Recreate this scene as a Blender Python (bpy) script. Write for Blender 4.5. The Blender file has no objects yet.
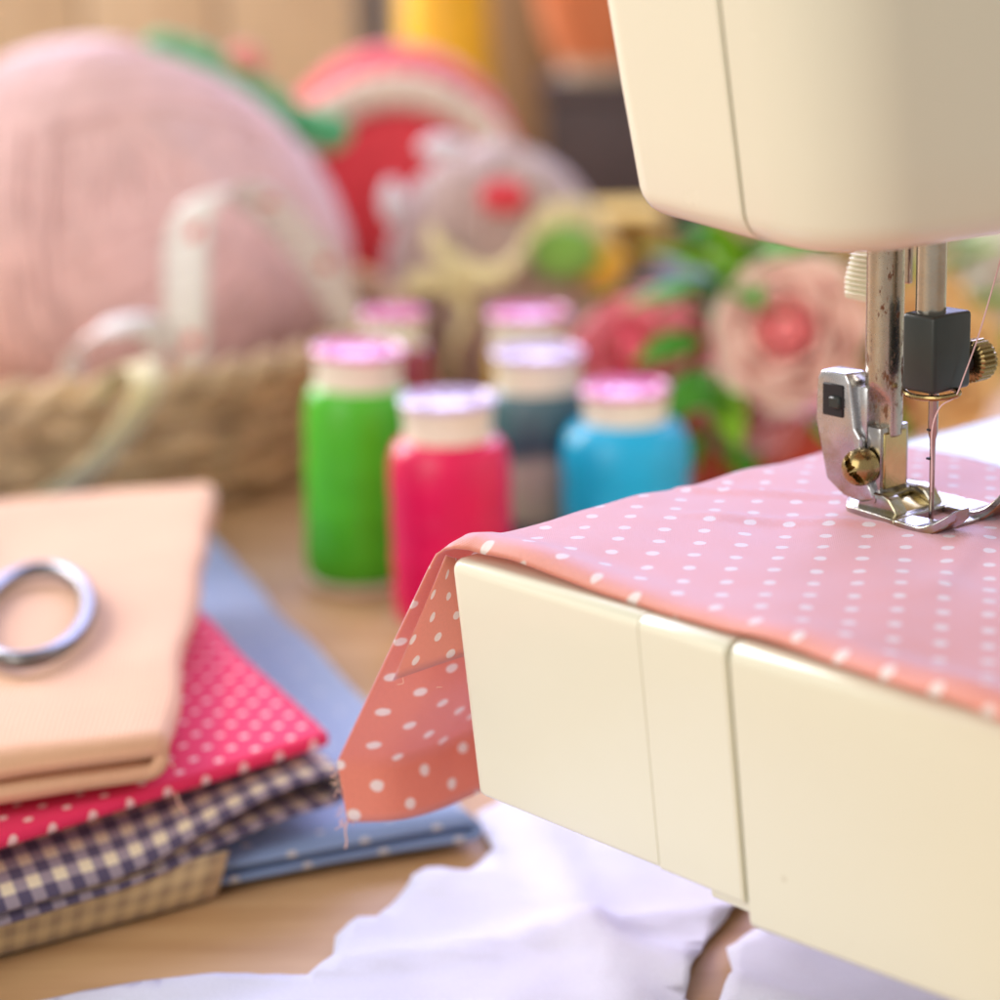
import bpy, bmesh, math, random
from mathutils import Vector, Matrix, noise
from mathutils.geometry import delaunay_2d_cdt
random.seed(7)
R = math.radians
PI = math.pi
scene = bpy.context.scene
COL = scene.collection

# ------------------------------------------------------------------ camera
cam_d = bpy.data.cameras.new('camera')
cam = bpy.data.objects.new('camera', cam_d)
COL.objects.link(cam)
cam.location = (0, 0, .225)
cam.rotation_euler = (R(75), 0, 0)
cam_d.sensor_width = 36
cam_d.lens = 82.8
cam_d.shift_x = -.25
cam_d.clip_start = .01
cam_d.clip_end = 50
cam_d.dof.use_dof = True
cam_d.dof.focus_distance = .446
cam_d.dof.aperture_fstop = 7.2
cam_d.dof.aperture_blades = 0
scene.camera = cam

# ------------------------------------------------------------------ world and lamps
world = bpy.data.worlds.new('World')
scene.world = world
world.use_nodes = True
bg = world.node_tree.nodes['Background']
bg.inputs[0].default_value = (1.0, .95, .88, 1)
bg.inputs[1].default_value = .55


def area(name, loc, target, sx, sy, color, energy):
    d = bpy.data.lights.new(name, 'AREA')
    d.shape = 'RECTANGLE'
    d.size = sx
    d.size_y = sy
    d.color = color
    d.energy = energy
    o = bpy.data.objects.new(name, d)
    COL.objects.link(o)
    o.location = loc
    o.rotation_euler = (Vector(target) - Vector(loc)).to_track_quat('-Z', 'Y').to_euler()
    return o


area('window_light', (-.15, 2.5, 1.15), (-.05, .6, .05), 2.4, 1.2, (.53, .56, 1.0), 66)
area('side_window_light', (-1.5, 1.75, .95), (-.2, 1.0, .05), 1.0, 1.0, (1.0, .95, .95), 44)
area('room_light', (-.9, -.55, .75), (0, .45, .05), 1.1, 1.1, (1.0, .98, .90), 11.5)

scene.view_settings.view_transform = 'Standard'
scene.view_settings.look = 'None'
scene.view_settings.exposure = .12
scene.view_settings.gamma = 1
scene.view_settings.use_curve_mapping = False
scene.cycles.use_denoising = True
scene.cycles.max_bounces = 8


# ------------------------------------------------------------------ helpers
def tag(o, label=None, cat=None, group=None, kind=None):
    if label:
        o['label'] = label
    if cat:
        o['category'] = cat
    if group:
        o['group'] = group
    if kind:
        o['kind'] = kind
    return o


def empty(name, loc=(0, 0, 0), rz=0):
    o = bpy.data.objects.new(name, None)
    COL.objects.link(o)
    o.location = loc
    o.rotation_euler = (0, 0, rz)
    o.empty_display_size = .01
    return o


def mesh(name, verts, faces, mat, parent=None, smooth=True, angle=38, uvs=None, world=False):
    """one mesh object; world=True: the verts are world coordinates and parent is unrotated"""
    me = bpy.data.meshes.new(name)
    if world and parent is not None:
        off = parent.location.copy()
        p = parent.parent
        while p is not None:
            off = off + p.location
            p = p.parent
        verts = [(v[0] - off.x, v[1] - off.y, v[2] - off.z) for v in verts]
    me.from_pydata([tuple(v) for v in verts], [], faces)
    if uvs is not None:
        uvl = me.uv_layers.new(name='UVMap')
        for lp in me.loops:
            uvl.data[lp.index].uv = uvs[lp.vertex_index]
    me.update()
    bm = bmesh.new()
    bm.from_mesh(me)
    bmesh.ops.recalc_face_normals(bm, faces=bm.faces)
    bm.to_mesh(me)
    bm.free()
    if smooth:
        me.polygons.foreach_set('use_smooth', [True] * len(me.polygons))
        if angle:
            me.set_sharp_from_angle(angle=R(angle))
    if mat is not None:
        me.materials.append(mat)
    o = bpy.data.objects.new(name, me)
    COL.objects.link(o)
    o.parent = parent
    return o


def solidify(o, t, sub=0, offset=0):
    m = o.modifiers.new('thickness', 'SOLIDIFY')
    m.thickness = t
    m.offset = offset
    if sub:
        s = o.modifiers.new('smooth', 'SUBSURF')
        s.levels = sub
        s.render_levels = sub
    return o


def grid_faces(nu, nv, close_u=False, base=0):
    """verts are indexed i*nv+j, i in nu rows"""
    f = []
    for i in range(nu if close_u else nu - 1):
        a = i * nv
        b = ((i + 1) % nu) * nv
        for j in range(nv - 1):
            f.append((base + a + j, base + a + j + 1, base + b + j + 1, base + b + j))
    return f


def lathe(profile, n=48, center=(0, 0, 0), cap=True):
    """profile list of (r,z) -> verts, faces"""
    V, F = [], []
    m = len(profile)
    for i in range(n):
        a = 2 * PI * i / n
        for r, z in profile:
            V.append((center[0] + r * math.cos(a), center[1] + r * math.sin(a), center[2] + z))
    F = grid_faces(n, m, True)
    if cap:
        F.append([i * m for i in range(n)])
        F.append([i * m + m - 1 for i in range(n)])
    return V, F


def smooth_path(pts, n):
    """Catmull-Rom through pts"""
    P = [Vector(p) for p in pts]
    P = [P[0] * 2 - P[1]] + P + [P[-1] * 2 - P[-2]]
    k = len(P) - 3
    out = []
    for i in range(n):
        t = i / (n - 1) * k
        s = min(int(t), k - 1)
        t -= s
        a, b, c, d = P[s:s + 4]
        out.append(.5 * ((2 * b) + (c - a) * t + (2 * a - 5 * b + 4 * c - d) * t * t + (3 * b - a - 3 * c + d) * t ** 3))
    return out


def tube(path, rad, sides=8, closed=False, taper=None):
    V, F = [], []
    n = len(path)
    up = Vector((0, 0, 1))
    prev = None
    for i, p in enumerate(path):
        if closed:
            t = path[(i + 1) % n] - path[i - 1]
        else:
            t = path[min(i + 1, n - 1)] - path[max(i - 1, 0)]
        t.normalize()
        if prev is None:
            x = t.cross(up)
            if x.length < .01:
                x = t.cross(Vector((1, 0, 0)))
        else:
            x = prev - t * prev.dot(t)
        x.normalize()
        prev = x
        y = t.cross(x)
        r = rad if taper is None else rad * taper(i / (n - 1))
        for j in range(sides):
            a = 2 * PI * j / sides
            V.append(p + x * (r * math.cos(a)) + y * (r * math.sin(a)))
    for i in range(n if closed else n - 1):
        for j in range(sides):
            a = i * sides
            b = ((i + 1) % n) * sides
            F.append((a + j, a + (j + 1) % sides, b + (j + 1) % sides, b + j))
    if not closed:
        F.append(list(range(sides)))
        F.append([(n - 1) * sides + j for j in range(sides)])
    return V, F


def join(parts):
    V, F = [], []
    for v, f in parts:
        o = len(V)
        V += [tuple(x) for x in v]
        F += [[i + o for i in q] for q in f]
    return V, F


def ribbon(path, wdir, width, thick=.0005):
    """flat strip along path; wdir gives the width direction per point; returns verts, faces, uvs"""
    V, F, U = [], [], []
    L = 0
    for i, p in enumerate(path):
        if i:
            L += (p - path[i - 1]).length
        w = wdir(i / (len(path) - 1)).normalized() * width * .5
        V += [p - w, p - w * .33, p + w * .33, p + w]
        U += [(L, 0), (L, width * .33), (L, width * .67), (L, width)]
    return V, grid_faces(len(path), 4), U


def round_poly(corners, seg=6):
    """corners: (x, y, radius, weight of the edge that leaves it). CCW. -> points, edge weights"""
    n = len(corners)
    P, W = [], []
    for i in range(n):
        x, y, r, w = corners[i]
        p = Vector((x, y))
        a = (Vector(corners[i - 1][:2]) - p).normalized()
        b = (Vector(corners[(i + 1) % n][:2]) - p).normalized()
        if r < 0:
            wc = (corners[i - 1][3] + w) * .7071
            P += [p + a * -r, p + b * -r]
            W += [wc, w]
            continue
        if r == 0:
            P.append(p)
            W.append(w)
            continue
        ang = a.angle(b)
        d = r / math.tan(ang / 2)
        c = p + (a + b).normalized() * (r / math.sin(ang / 2))
        s = p + a * d - c
        e = p + b * d - c
        tot = s.angle(e)
        sgn = 1 if s.x * e.y - s.y * e.x > 0 else -1
        wp = corners[i - 1][3]
        sg = seg if r > .001 else 2
        if r > .01:
            sg = 18
        for k in range(sg + 1):
            t = k / sg
            q = Matrix.Rotation(sgn * tot * t, 2) @ s
            P.append(c + q)
            W.append(wp * (1 - t) + w * t)
    return P, W


def inset_vecs(P, W):
    n = len(P)
    out = []
    for i in range(n):
        d0 = (P[i] - P[i - 1])
        d1 = (P[(i + 1) % n] - P[i])
        d0.normalize()
        d1.normalize()
        n0 = Vector((-d0.y, d0.x))
        n1 = Vector((-d1.y, d1.x))
        w0, w1 = W[i - 1], W[i]
        det = n0.x * n1.y - n0.y * n1.x
        if abs(det) < .35:
            v = (n0 + n1).normalized() * ((w0 + w1) / 2)
        else:
            v = Vector(((w0 * n1.y - w1 * n0.y) / det, (n0.x * w1 - n1.x * w0) / det))
        out.append(v)
    return out


def shell(name, corners, z0, z1, rb, rt, mat, parent, fn=None, mids=6, seg=6, **kw):
    """rounded moulding: plan polygon with filleted top and bottom rims"""
    P, W = round_poly(corners, seg)
    I = inset_vecs(P, W)
    rows = []
    for k in range(seg + 1):
        t = PI / 2 * k / seg
        rows.append((z0 + rb - rb * math.cos(t), rb * (1 - math.sin(t))))
    for k in range(1, mids):
        rows.append((z0 + rb + (z1 - rt - z0 - rb) * k / mids, 0))
    for k in range(seg + 1):
        t = PI / 2 * k / seg
        rows.append((z1 - rt + rt * math.sin(t), rt * (1 - math.cos(t))))
    V = []
    for z, d in rows:
        for p, i in zip(P, I):
            q = (p.x + i.x * d, p.y + i.y * d, z)
            V.append(fn(*q) if fn else q)
    n = len(P)
    F = []
    for r in range(len(rows) - 1):
        for j in range(n):
            F.append((r * n + j, r * n + (j + 1) % n, (r + 1) * n + (j + 1) % n, (r + 1) * n + j))
    F.append(list(range(n)))
    F.append([(len(rows) - 1) * n + j for j in range(n)])
    return mesh(name, V, F, mat, parent, **kw)


def bevel_bm(bm, w, seg=2):
    bmesh.ops.bevel(bm, geom=list(bm.edges), offset=w, segments=seg, affect='EDGES', profile=.5, clamp_overlap=True)


def box(name, lo, hi, mat, parent=None, bev=.0005, seg=2, rot=None, angle=38):
    bm = bmesh.new()
    bmesh.ops.create_cube(bm, size=1)
    for v in bm.verts:
        v.co = Vector([lo[k] + (hi[k] - lo[k]) * (v.co[k] + .5) for k in range(3)])
    if rot:
        c = Vector([(lo[k] + hi[k]) / 2 for k in range(3)])
        bmesh.ops.rotate(bm, verts=bm.verts, cent=c, matrix=rot)
    if bev:
        bevel_bm(bm, bev, seg)
    me = bpy.data.meshes.new(name)
    bm.to_mesh(me)
    bm.free()
    me.polygons.foreach_set('use_smooth', [True] * len(me.polygons))
    me.set_sharp_from_angle(angle=R(angle))
    me.materials.append(mat)
    o = bpy.data.objects.new(name, me)
    COL.objects.link(o)
    o.parent = parent
    return o


def extrude_uz(name, poly, v0, v1, mat, parent, bev=.0005, seg=2, fn=None):
    """polygon in (u, z) pulled along v"""
    bm = bmesh.new()
    a = [bm.verts.new((p[0], v0, p[1])) for p in poly]
    b = [bm.verts.new((p[0], v1, p[1])) for p in poly]
    n = len(poly)
    bm.faces.new(a)
    bm.faces.new(b[::-1])
    for i in range(n):
        bm.faces.new((a[i], b[i], b[(i + 1) % n], a[(i + 1) % n]))
    bmesh.ops.recalc_face_normals(bm, faces=bm.faces)
    if bev:
        bevel_bm(bm, bev, seg)
    if fn:
        for v in bm.verts:
            v.co = fn(v.co)
    me = bpy.data.meshes.new(name)
    bm.to_mesh(me)
    bm.free()
    me.polygons.foreach_set('use_smooth', [True] * len(me.polygons))
    me.set_sharp_from_angle(angle=R(40))
    me.materials.append(mat)
    o = bpy.data.objects.new(name, me)
    COL.objects.link(o)
    o.parent = parent
    return o


# ------------------------------------------------------------------ materials
class NT:
    def __init__(s, name):
        s.m = bpy.data.materials.new(name)
        s.m.use_nodes = True
        s.t = s.m.node_tree
        s.b = s.t.nodes['Principled BSDF']
        s.out = s.t.nodes['Material Output']

    def n(s, typ, **kw):
        x = s.t.nodes.new(typ)
        for k, v in kw.items():
            setattr(x, k, v)
        return x

    def l(s, a, b):
        s.t.links.new(a, b)

    def math(s, op, a, b=None, c=None):
        x = s.n('ShaderNodeMath', operation=op)
        for i, q in enumerate((a, b, c)):
            if q is None:
                continue
            if isinstance(q, (int, float)):
                x.inputs[i].default_value = q
            else:
                s.l(q, x.inputs[i])
        return x.outputs[0]

    def vmath(s, op, a, b=None):
        x = s.n('ShaderNodeVectorMath', operation=op)
        for i, q in enumerate((a, b)):
            if q is None:
                continue
            if isinstance(q, (tuple, list)):
                x.inputs[i].default_value = q
            else:
                s.l(q, x.inputs[i])
        return x.outputs['Value'] if op in ('LENGTH', 'DOT_PRODUCT') else x.outputs[0]

    def ramp(s, fac, stops):
        x = s.n('ShaderNodeValToRGB')
        e = x.color_ramp.elements
        while len(e) < len(stops):
            e.new(.5)
        for q, (p, c) in zip(e, stops):
            q.position = p
            q.color = (*c, 1) if len(c) == 3 else c
        s.l(fac, x.inputs[0])
        return x.outputs[0]

    def mix(s, fac, a, b, blend='MIX'):
        x = s.n('ShaderNodeMix', data_type='RGBA', blend_type=blend)
        for sock, q in ((x.inputs[0], fac), (x.inputs[6], a), (x.inputs[7], b)):
            if isinstance(q, (int, float)):
                sock.default_value = q
            elif isinstance(q, (tuple, list)):
                sock.default_value = (*q, 1)
            else:
                s.l(q, sock)
        return x.outputs[2]

    def noise(s, vec, scale, detail=3, rough=.5):
        x = s.n('ShaderNodeTexNoise')
        x.inputs['Scale'].default_value = scale
        x.inputs['Detail'].default_value = detail
        x.inputs['Roughness'].default_value = rough
        if vec is not None:
            s.l(vec, x.inputs['Vector'])
        return x.outputs['Fac']

    def coord(s, which='Object'):
        return s.n('ShaderNodeTexCoord').outputs[which]

    def bump(s, h, strength=.3, dist=.001):
        x = s.n('ShaderNodeBump')
        x.inputs['Strength'].default_value = strength
        x.inputs['Distance'].default_value = dist
        s.l(h, x.inputs['Height'])
        s.l(x.outputs[0], s.b.inputs['Normal'])

    def set(s, **kw):
        names = dict(base='Base Color', rough='Roughness', metal='Metallic', spec='Specular IOR Level', coat='Coat Weight',
                     coat_rough='Coat Roughness', sheen='Sheen Weight', sheen_rough='Sheen Roughness', sheen_tint='Sheen Tint',
                     sss='Subsurface Weight', aniso='Anisotropic')
        for k, v in kw.items():
            sock = s.b.inputs[names[k]]
            if isinstance(v, (int, float)):
                sock.default_value = v
            elif isinstance(v, (tuple, list)):
                sock.default_value = (*v, 1)
            else:
                s.l(v, sock)
        return s


def vary(t, vec, col, scale, amt):
    """base colour with a soft uneven tone"""
    f = t.noise(vec, scale, 4, .6)
    lo = tuple(c * (1 - amt) for c in col)
    hi = tuple(min(1, c * (1 + amt)) for c in col)
    return t.ramp(f, [(.3, lo), (.7, hi)])


def plain(name, col, rough=.5, metal=0, amt=.08, scale=60, bump=0, bscale=300, **kw):
    t = NT(name)
    c = t.coord()
    t.set(base=vary(t, c, col, scale, amt), metal=metal, **kw)
    rr = t.noise(c, scale * 3, 4)
    t.set(rough=t.math('MULTIPLY_ADD', rr, rough * .5, rough * .75))
    if bump:
        t.bump(t.noise(c, bscale, 3), bump, .0005)
    return t.m


def fabric(name, pattern, weave=.00055, bump=.35, sheen=.3, tint=(1, 1, 1), transl=0, rib=0, rough=.85, spec=.25):
    """pattern(t, uv) -> colour socket or tuple; uv in metres"""
    t = NT(name)
    uv = t.coord('UV')
    col = pattern(t, uv)
    sep = t.n('ShaderNodeSeparateXYZ')
    t.l(uv, sep.inputs[0])
    k = 2 * PI / weave
    su = t.math('SINE', t.math('MULTIPLY', sep.outputs[0], k))
    sv = t.math('SINE', t.math('MULTIPLY', sep.outputs[1], k))
    h = t.math('MULTIPLY', su, sv)
    if rib:
        h = t.math('SINE', t.math('MULTIPLY', sep.outputs[0 if rib > 0 else 1], 2 * PI / abs(rib)))
    nz = t.noise(uv, 900, 3, .7)
    h = t.math('ADD', t.math('MULTIPLY', h, .5), nz)
    # thread to thread unevenness
    tone = t.math('MULTIPLY_ADD', t.noise(uv, 1400, 2, .8), .22, .89)
    cc = t.vmath('MULTIPLY', t.mix(0, col, col), t.n('ShaderNodeCombineXYZ').outputs[0])
    cx = t.t.nodes[-1] if False else cc.node.inputs[1].links[0].from_node
    for i in range(3):
        t.l(tone, cx.inputs[i])
    t.set(base=cc, rough=rough, spec=spec, sheen=sheen, sheen_rough=.45, sheen_tint=tint)
    t.bump(h, bump, .00025)
    if transl:
        tr = t.n('ShaderNodeBsdfTranslucent')
        t.l(cc, tr.inputs[0])
        mx = t.n('ShaderNodeMixShader')
        mx.inputs[0].default_value = transl
        t.l(t.b.outputs[0], mx.inputs[1])
        t.l(tr.outputs[0], mx.inputs[2])
        t.l(mx.outputs[0], t.out.inputs[0])
    return t.m


def dots(base, dot, spacing, rad, ang=45, wob=.0004):
    def f(t, uv):
        nz = t.n('ShaderNodeTexNoise')
        nz.inputs['Scale'].default_value = 260
        t.l(uv, nz.inputs['Vector'])
        off = t.vmath('SCALE', t.vmath('SUBTRACT', nz.outputs['Color'], (.5, .5, .5)))
        off.node.inputs['Scale'].default_value = wob * 2
        p = t.vmath('ADD', uv, off)
        mp = t.n('ShaderNodeMapping')
        mp.inputs['Rotation'].default_value = (0, 0, R(ang))
        mp.inputs['Scale'].default_value = (1 / spacing, 1 / spacing, 0)
        t.l(p, mp.inputs[0])
        fr = t.vmath('SUBTRACT', t.vmath('FRACTION', mp.outputs[0]), (.5, .5, 0))
        d = t.vmath('LENGTH', fr)
        r = rad / spacing
        fac = t.n('ShaderNodeMapRange', interpolation_type='SMOOTHSTEP')
        t.l(d, fac.inputs[0])
        fac.inputs[1].default_value = r * .86
        fac.inputs[2].default_value = r * 1.1
        fac.inputs[3].default_value = 1
        fac.inputs[4].default_value = 0
        return t.mix(fac.outputs[0], base, dot)
    return f


def gingham(a, b, c, period):
    def f(t, uv):
        sep = t.n('ShaderNodeSeparateXYZ')
        t.l(uv, sep.inputs[0])
        s = []
        for i in range(2):
            fr = t.math('FRACT', t.math('MULTIPLY', sep.outputs[i], 1 / period))
            s.append(t.math('LESS_THAN', fr, .5))
        k = t.math('MULTIPLY', t.math('ADD', s[0], s[1]), .5)
        return t.ramp(k, [(0, a), (.5, b), (1, c)])
    return f


def flat_col(c):
    def f(t, uv):
        return vary(t, uv, c, 25, .06)
    return f


M = {}
M['cream'] = plain('cream_plastic', (.80, .785, .645), .24, amt=.012, scale=14, spec=.5)
def speckle(m):
    nt = m.node_tree
    b = nt.nodes['Principled BSDF']
    old = b.inputs['Base Color'].links[0].from_socket
    tc = nt.nodes.new('ShaderNodeTexCoord')
    vo = nt.nodes.new('ShaderNodeTexVoronoi')
    vo.inputs['Scale'].default_value = 42
    nt.links.new(tc.outputs['Object'], vo.inputs['Vector'])
    rp = nt.nodes.new('ShaderNodeMapRange')
    nt.links.new(vo.outputs['Distance'], rp.inputs[0])
    rp.inputs[1].default_value = .020
    rp.inputs[2].default_value = .034
    rp.inputs[3].default_value = .32
    rp.inputs[4].default_value = 0
    mx = nt.nodes.new('ShaderNodeMix')
    mx.data_type = 'RGBA'
    nt.links.new(rp.outputs[0], mx.inputs[0])
    nt.links.new(old, mx.inputs[6])
    mx.inputs[7].default_value = (.36, .27, .12, 1)
    nt.links.new(mx.outputs[2], b.inputs['Base Color'])


speckle(M['cream'])
M['seam_dark'] = plain('seam_shade', (.16, .09, .04), .7)  # dark brown standing in for shade inside the cover seams
M['bed'] = plain('bed_dimmer_grey', (.47, .53, .52), .42, amt=.02)  # cool grey painted for the cream bed's window reflection


def steel_mat(name, col, rough, rust=0, tarnish=None):
    t = NT(name)
    c = t.coord()
    base = vary(t, c, col, 180, .10)
    if tarnish:
        f = t.noise(c, 95, 4, .6)
        base = t.mix(t.ramp(f, [(.46, (0, 0, 0)), (.62, (1, 1, 1))]), base, tarnish)
    met = 1.0
    t.set(metal=1.0)
    rr = t.math('MULTIPLY_ADD', t.noise(c, 500, 4, .7), rough, rough * .5)
    if rust:
        mp = t.n('ShaderNodeMapping')
        mp.inputs['Scale'].default_value = (1, 1, .45)
        t.l(c, mp.inputs[0])
        f = t.noise(mp.outputs[0], 260, 6, .72)
        mk = t.ramp(f, [(rust, (0, 0, 0)), (rust + .05, (1, 1, 1))])
        base = t.mix(mk, base, (.16, .065, .025))
        t.set(metal=t.math('SUBTRACT', 1.0, mk))
        rr = t.math('MAXIMUM', rr, t.math('MULTIPLY', mk, .8))
    t.set(base=base, rough=rr)
    t.bump(t.noise(c, 900, 4, .7), .12, .0002)
    return t.m


M['bar'] = steel_mat('presser_bar_steel', (.46, .42, .35), .26, rust=.55)
M['steel'] = steel_mat('needle_bar_steel', (.46, .43, .37), .22)
M['chrome'] = steel_mat('foot_chrome', (.44, .43, .44), .18, tarnish=(.40, .35, .22))
M['zinc'] = steel_mat('holder_zinc', (.50, .50, .52), .26, tarnish=(.40, .37, .30))
M['brass'] = steel_mat('brass', (.34, .25, .11), .26)
M['gold_reflect'] = steel_mat('gold_reflection_metal', (.56, .45, .20), .22)  # golden reflection put into the metal's own colour
M['needle'] = steel_mat('needle_steel', (.42, .35, .30), .2)
M['black'] = plain('black_clamp', (.020, .030, .028), .36, amt=.2)
M['socket'] = plain('black_socket', (.006, .006, .008), .6)
M['lever'] = plain('lever_plastic', (.72, .70, .52), .4, amt=.03)
M['thread_pink'] = plain('pink_thread', (.80, .55, .55), .7)

M['pinkdot'] = fabric('pink_dot_cotton', dots((.84, .315, .205), (.90, .82, .76), .0079, .00128, 38), sheen=1.0, tint=(.80, .74, 1.0), transl=.34, rough=.48, spec=1.0)
M['fray'] = plain('frayed_thread', (.84, .50, .38), .9)
M['hotpink'] = fabric('hot_pink_dot_cotton', dots((.80, .035, .12), (.92, .60, .58), .0068, .00115), sheen=.05, tint=(1, .6, .8))
M['peach'] = fabric('peach_corduroy', flat_col((.72, .42, .26)), rib=.0011, bump=.6, sheen=.3, tint=(1, .85, .75))
M['gingham'] = fabric('gingham_cotton', gingham((.85, .75, .55), (.36, .30, .36), (.11, .09, .16), .0062), bump=.3, sheen=.2)
M['denim'] = fabric('blue_dot_cotton', dots((.20, .30, .54), (.58, .58, .62), .0125, .0011), sheen=.8, tint=(.8, .9, 1), rough=.6, spec=.6)
M['white'] = fabric('white_cotton', flat_col((.68, .69, .81)), bump=.4, sheen=.2, tint=(.85, .85, 1))
M['tape'] = None


def tape_mat():
    t = NT('tape_print')
    uv = t.coord('UV')
    s = t.n('ShaderNodeSeparateXYZ')
    t.l(uv, s.inputs[0])
    fr = t.math('FRACT', t.math('MULTIPLY', s.outputs[0], 100))
    tick = t.math('MULTIPLY', t.math('LESS_THAN', fr, .10), t.math('LESS_THAN', s.outputs[1], .006))
    fr2 = t.math('FRACT', t.math('MULTIPLY', s.outputs[0], 25))
    mid = t.math('MULTIPLY', t.math('LESS_THAN', fr2, .14),
                 t.math('MULTIPLY', t.math('GREATER_THAN', s.outputs[1], .008), t.math('LESS_THAN', s.outputs[1], .013)))
    c = t.mix(tick, (.86, .82, .78), (.40, .30, .30))
    c = t.mix(mid, c, (.75, .12, .12))
    t.set(base=c, rough=.4)
    return t.m


M['tape'] = tape_mat()


def wood(name, a, b, along=1, gscale=6.0):
    t = NT(name)
    c = t.coord()
    mp = t.n('ShaderNodeMapping')
    sc = [gscale * 10] * 3
    sc[along] = gscale
    mp.inputs['Scale'].default_value = sc
    t.l(c, mp.inputs[0])
    f = t.noise(mp.outputs[0], 1.0, 8, .65)
    f2 = t.noise(c, 9, 3, .5)
    k = t.math('ADD', t.math('MULTIPLY', f, .75), t.math('MULTIPLY', f2, .25))
    t.set(base=t.ramp(k, [(.34, a), (.66, b)]), rough=.55, spec=.4)
    t.bump(f, .25, .0008)
    return t.m


M['table'] = wood('table_wood', (.44, .25, .115), (.62, .395, .21), 0, 7)
M['plank_light'] = wood('plank_beige', (.56, .43, .29), (.72, .59, .43), 2)
M['plank_mid'] = wood('plank_brown', (.27, .165, .09), (.42, .27, .155), 2)
M['plank_dark'] = wood('plank_grey', (.10, .085, .085), (.19, .155, .145), 2)
M['terracotta'] = plain('terracotta', (.62, .22, .10), .8, amt=.15, bump=.3)
M['redpot'] = plain('red_clay', (.55, .075, .045), .6, amt=.2)
M['clayrim'] = plain('pale_clay', (.66, .55, .42), .8)
M['darkbox'] = plain('dark_box', (.075, .06, .07), .6, amt=.2)
M['cap_cream'] = plain('spool_plastic', (.86, .77, .63), .35, amt=.02)
M['cap_top'] = plain('spool_label', (.80, .16, .46), .22, amt=.1, spec=.8, coat=1.0, coat_rough=.12)
M['cap_white'] = plain('spool_label_white', (.60, .46, .74), .2, amt=.06, spec=.8, coat=1.0, coat_rough=.12)
M['leaf'] = plain('leaf_green', (.075, .30, .025), .6, amt=.35, scale=40, spec=.2)
M['leaf_light'] = plain('leaf_light_green', (.28, .56, .03), .6, amt=.25, scale=40, spec=.2)
M['stem'] = plain('stem_green', (.06, .16, .04), .6)


def thread_mat(name, cols, sheen_col=(1, 1, 1), rough=.27):
    """wound thread; cols: list of (height fraction, colour)"""
    t = NT(name)
    c = t.coord()
    s = t.n('ShaderNodeSeparateXYZ')
    t.l(c, s.inputs[0])
    if len(cols) > 1:
        k = t.math('MULTIPLY_ADD', t.noise(c, 30, 2), .010, s.outputs[2])
        col = t.ramp(t.math('MULTIPLY', k, 1 / .08), cols)
        col.node.color_ramp.interpolation = 'EASE'
    else:
        col = vary(t, c, cols[0][1], 70, .10)
    ang = t.math('ARCTAN2', s.outputs[1], s.outputs[0])
    h = t.math('SINE', t.math('MULTIPLY_ADD', s.outputs[2], 2 * PI / .0008, ang))
    h = t.math('ADD', h, t.math('MULTIPLY', t.noise(c, 260, 3), 1.6))
    t.set(base=col, rough=rough, spec=.5)
    t.bump(h, .14, .0003)
    return t.m


def yarn_mat(name, col, amt=.12, sheen=.5, stint=(1, .9, .95)):
    t = NT(name)
    c = t.coord()
    t.set(base=vary(t, c, col, 90, amt), rough=.9, spec=.15, sheen=sheen, sheen_rough=.5, sheen_tint=stint)
    t.bump(t.noise(c, 900, 4, .8), .6, .0006)
    return t.m


M['yarn_pink'] = yarn_mat('pink_yarn', (.86, .56, .54))
M['yarn_yellow'] = yarn_mat('yellow_yarn', (.85, .50, .06))
M['yarn_taupe'] = yarn_mat('taupe_yarn', (.55, .41, .37))
M['yarn_red'] = yarn_mat('red_yarn', (.82, .07, .09))
M['yarn_cream'] = yarn_mat('cream_yarn', (.82, .68, .55))
M['yarn_green'] = yarn_mat('green_yarn', (.10, .48, .20))
M['yarn_lime'] = yarn_mat('lime_yarn', (.26, .52, .10))
M['yarn_salmon'] = yarn_mat('salmon_yarn', (.85, .28, .22))
M['yarn_yellowcream'] = yarn_mat('pale_yellow_yarn', (.86, .76, .42))
M['yarn_highlight'] = yarn_mat('highlight_yarn', (.85, .82, .88))  # pale tone for highlights modelled on the taupe ball
M['wicker'] = plain('wicker', (.68, .48, .28), .7, amt=.28, scale=60, bump=.5, bscale=400)
M['wicker_dark'] = plain('wicker_dark', (.46, .31, .18), .7, amt=.3, scale=60)
M['scissor'] = steel_mat('scissor_steel', (.20, .195, .20), .34)
M['cloth_yellow'] = fabric('yellow_cotton', flat_col((.75, .50, .08)))
M['cloth_blue'] = fabric('slate_blue_cotton', flat_col((.16, .20, .32)))
M['cone_yellow'] = thread_mat('yellow_thread', [(0, (.88, .50, .02))])

# ------------------------------------------------------------------ the setting
table = box('tabletop', (-1.1, -.25, -.03), (1.1, 1.66, 0), M['table'], None, .003)
tag(table, kind='structure')
wallb = empty('plank_wall', (0, 1.70, -.03))
tag(wallb, kind='structure')
x = -1.1
k = 0
layout = [(.62, 'plank_light'), (.098, 'plank_light'), (.10, 'plank_light'), (.022, 'plank_dark'), (.062, 'plank_light'),
          (.062, 'plank_mid'), (.06, 'plank_mid'), (.07, 'plank_dark'), (.085, 'plank_mid'), (.09, 'plank_light'), (.09, 'plank_mid'),
          (.09, 'plank_dark'), (.09, 'plank_mid'), (.09, 'plank_light'), (.09, 'plank_mid'), (.09, 'plank_dark'), (.09, 'plank_mid'), (.09, 'plank_light')]
for w, mt in layout:
    box('plank', (x + .002, -.012 + random.uniform(-.003, .003), 0), (x + w - .002, .012, .36), M[mt], wallb, .002)
    x += w

# ------------------------------------------------------------------ sewing machine (local x = towards the sewer, y = along the arm)
ANG = R(-44)
MO = Vector((-.0564, .4221, 0))
sm = empty('sewing_machine', MO, ANG)
tag(sm, 'cream sewing machine with chrome presser foot over pink dotted fabric', 'sewing machine')


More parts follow.
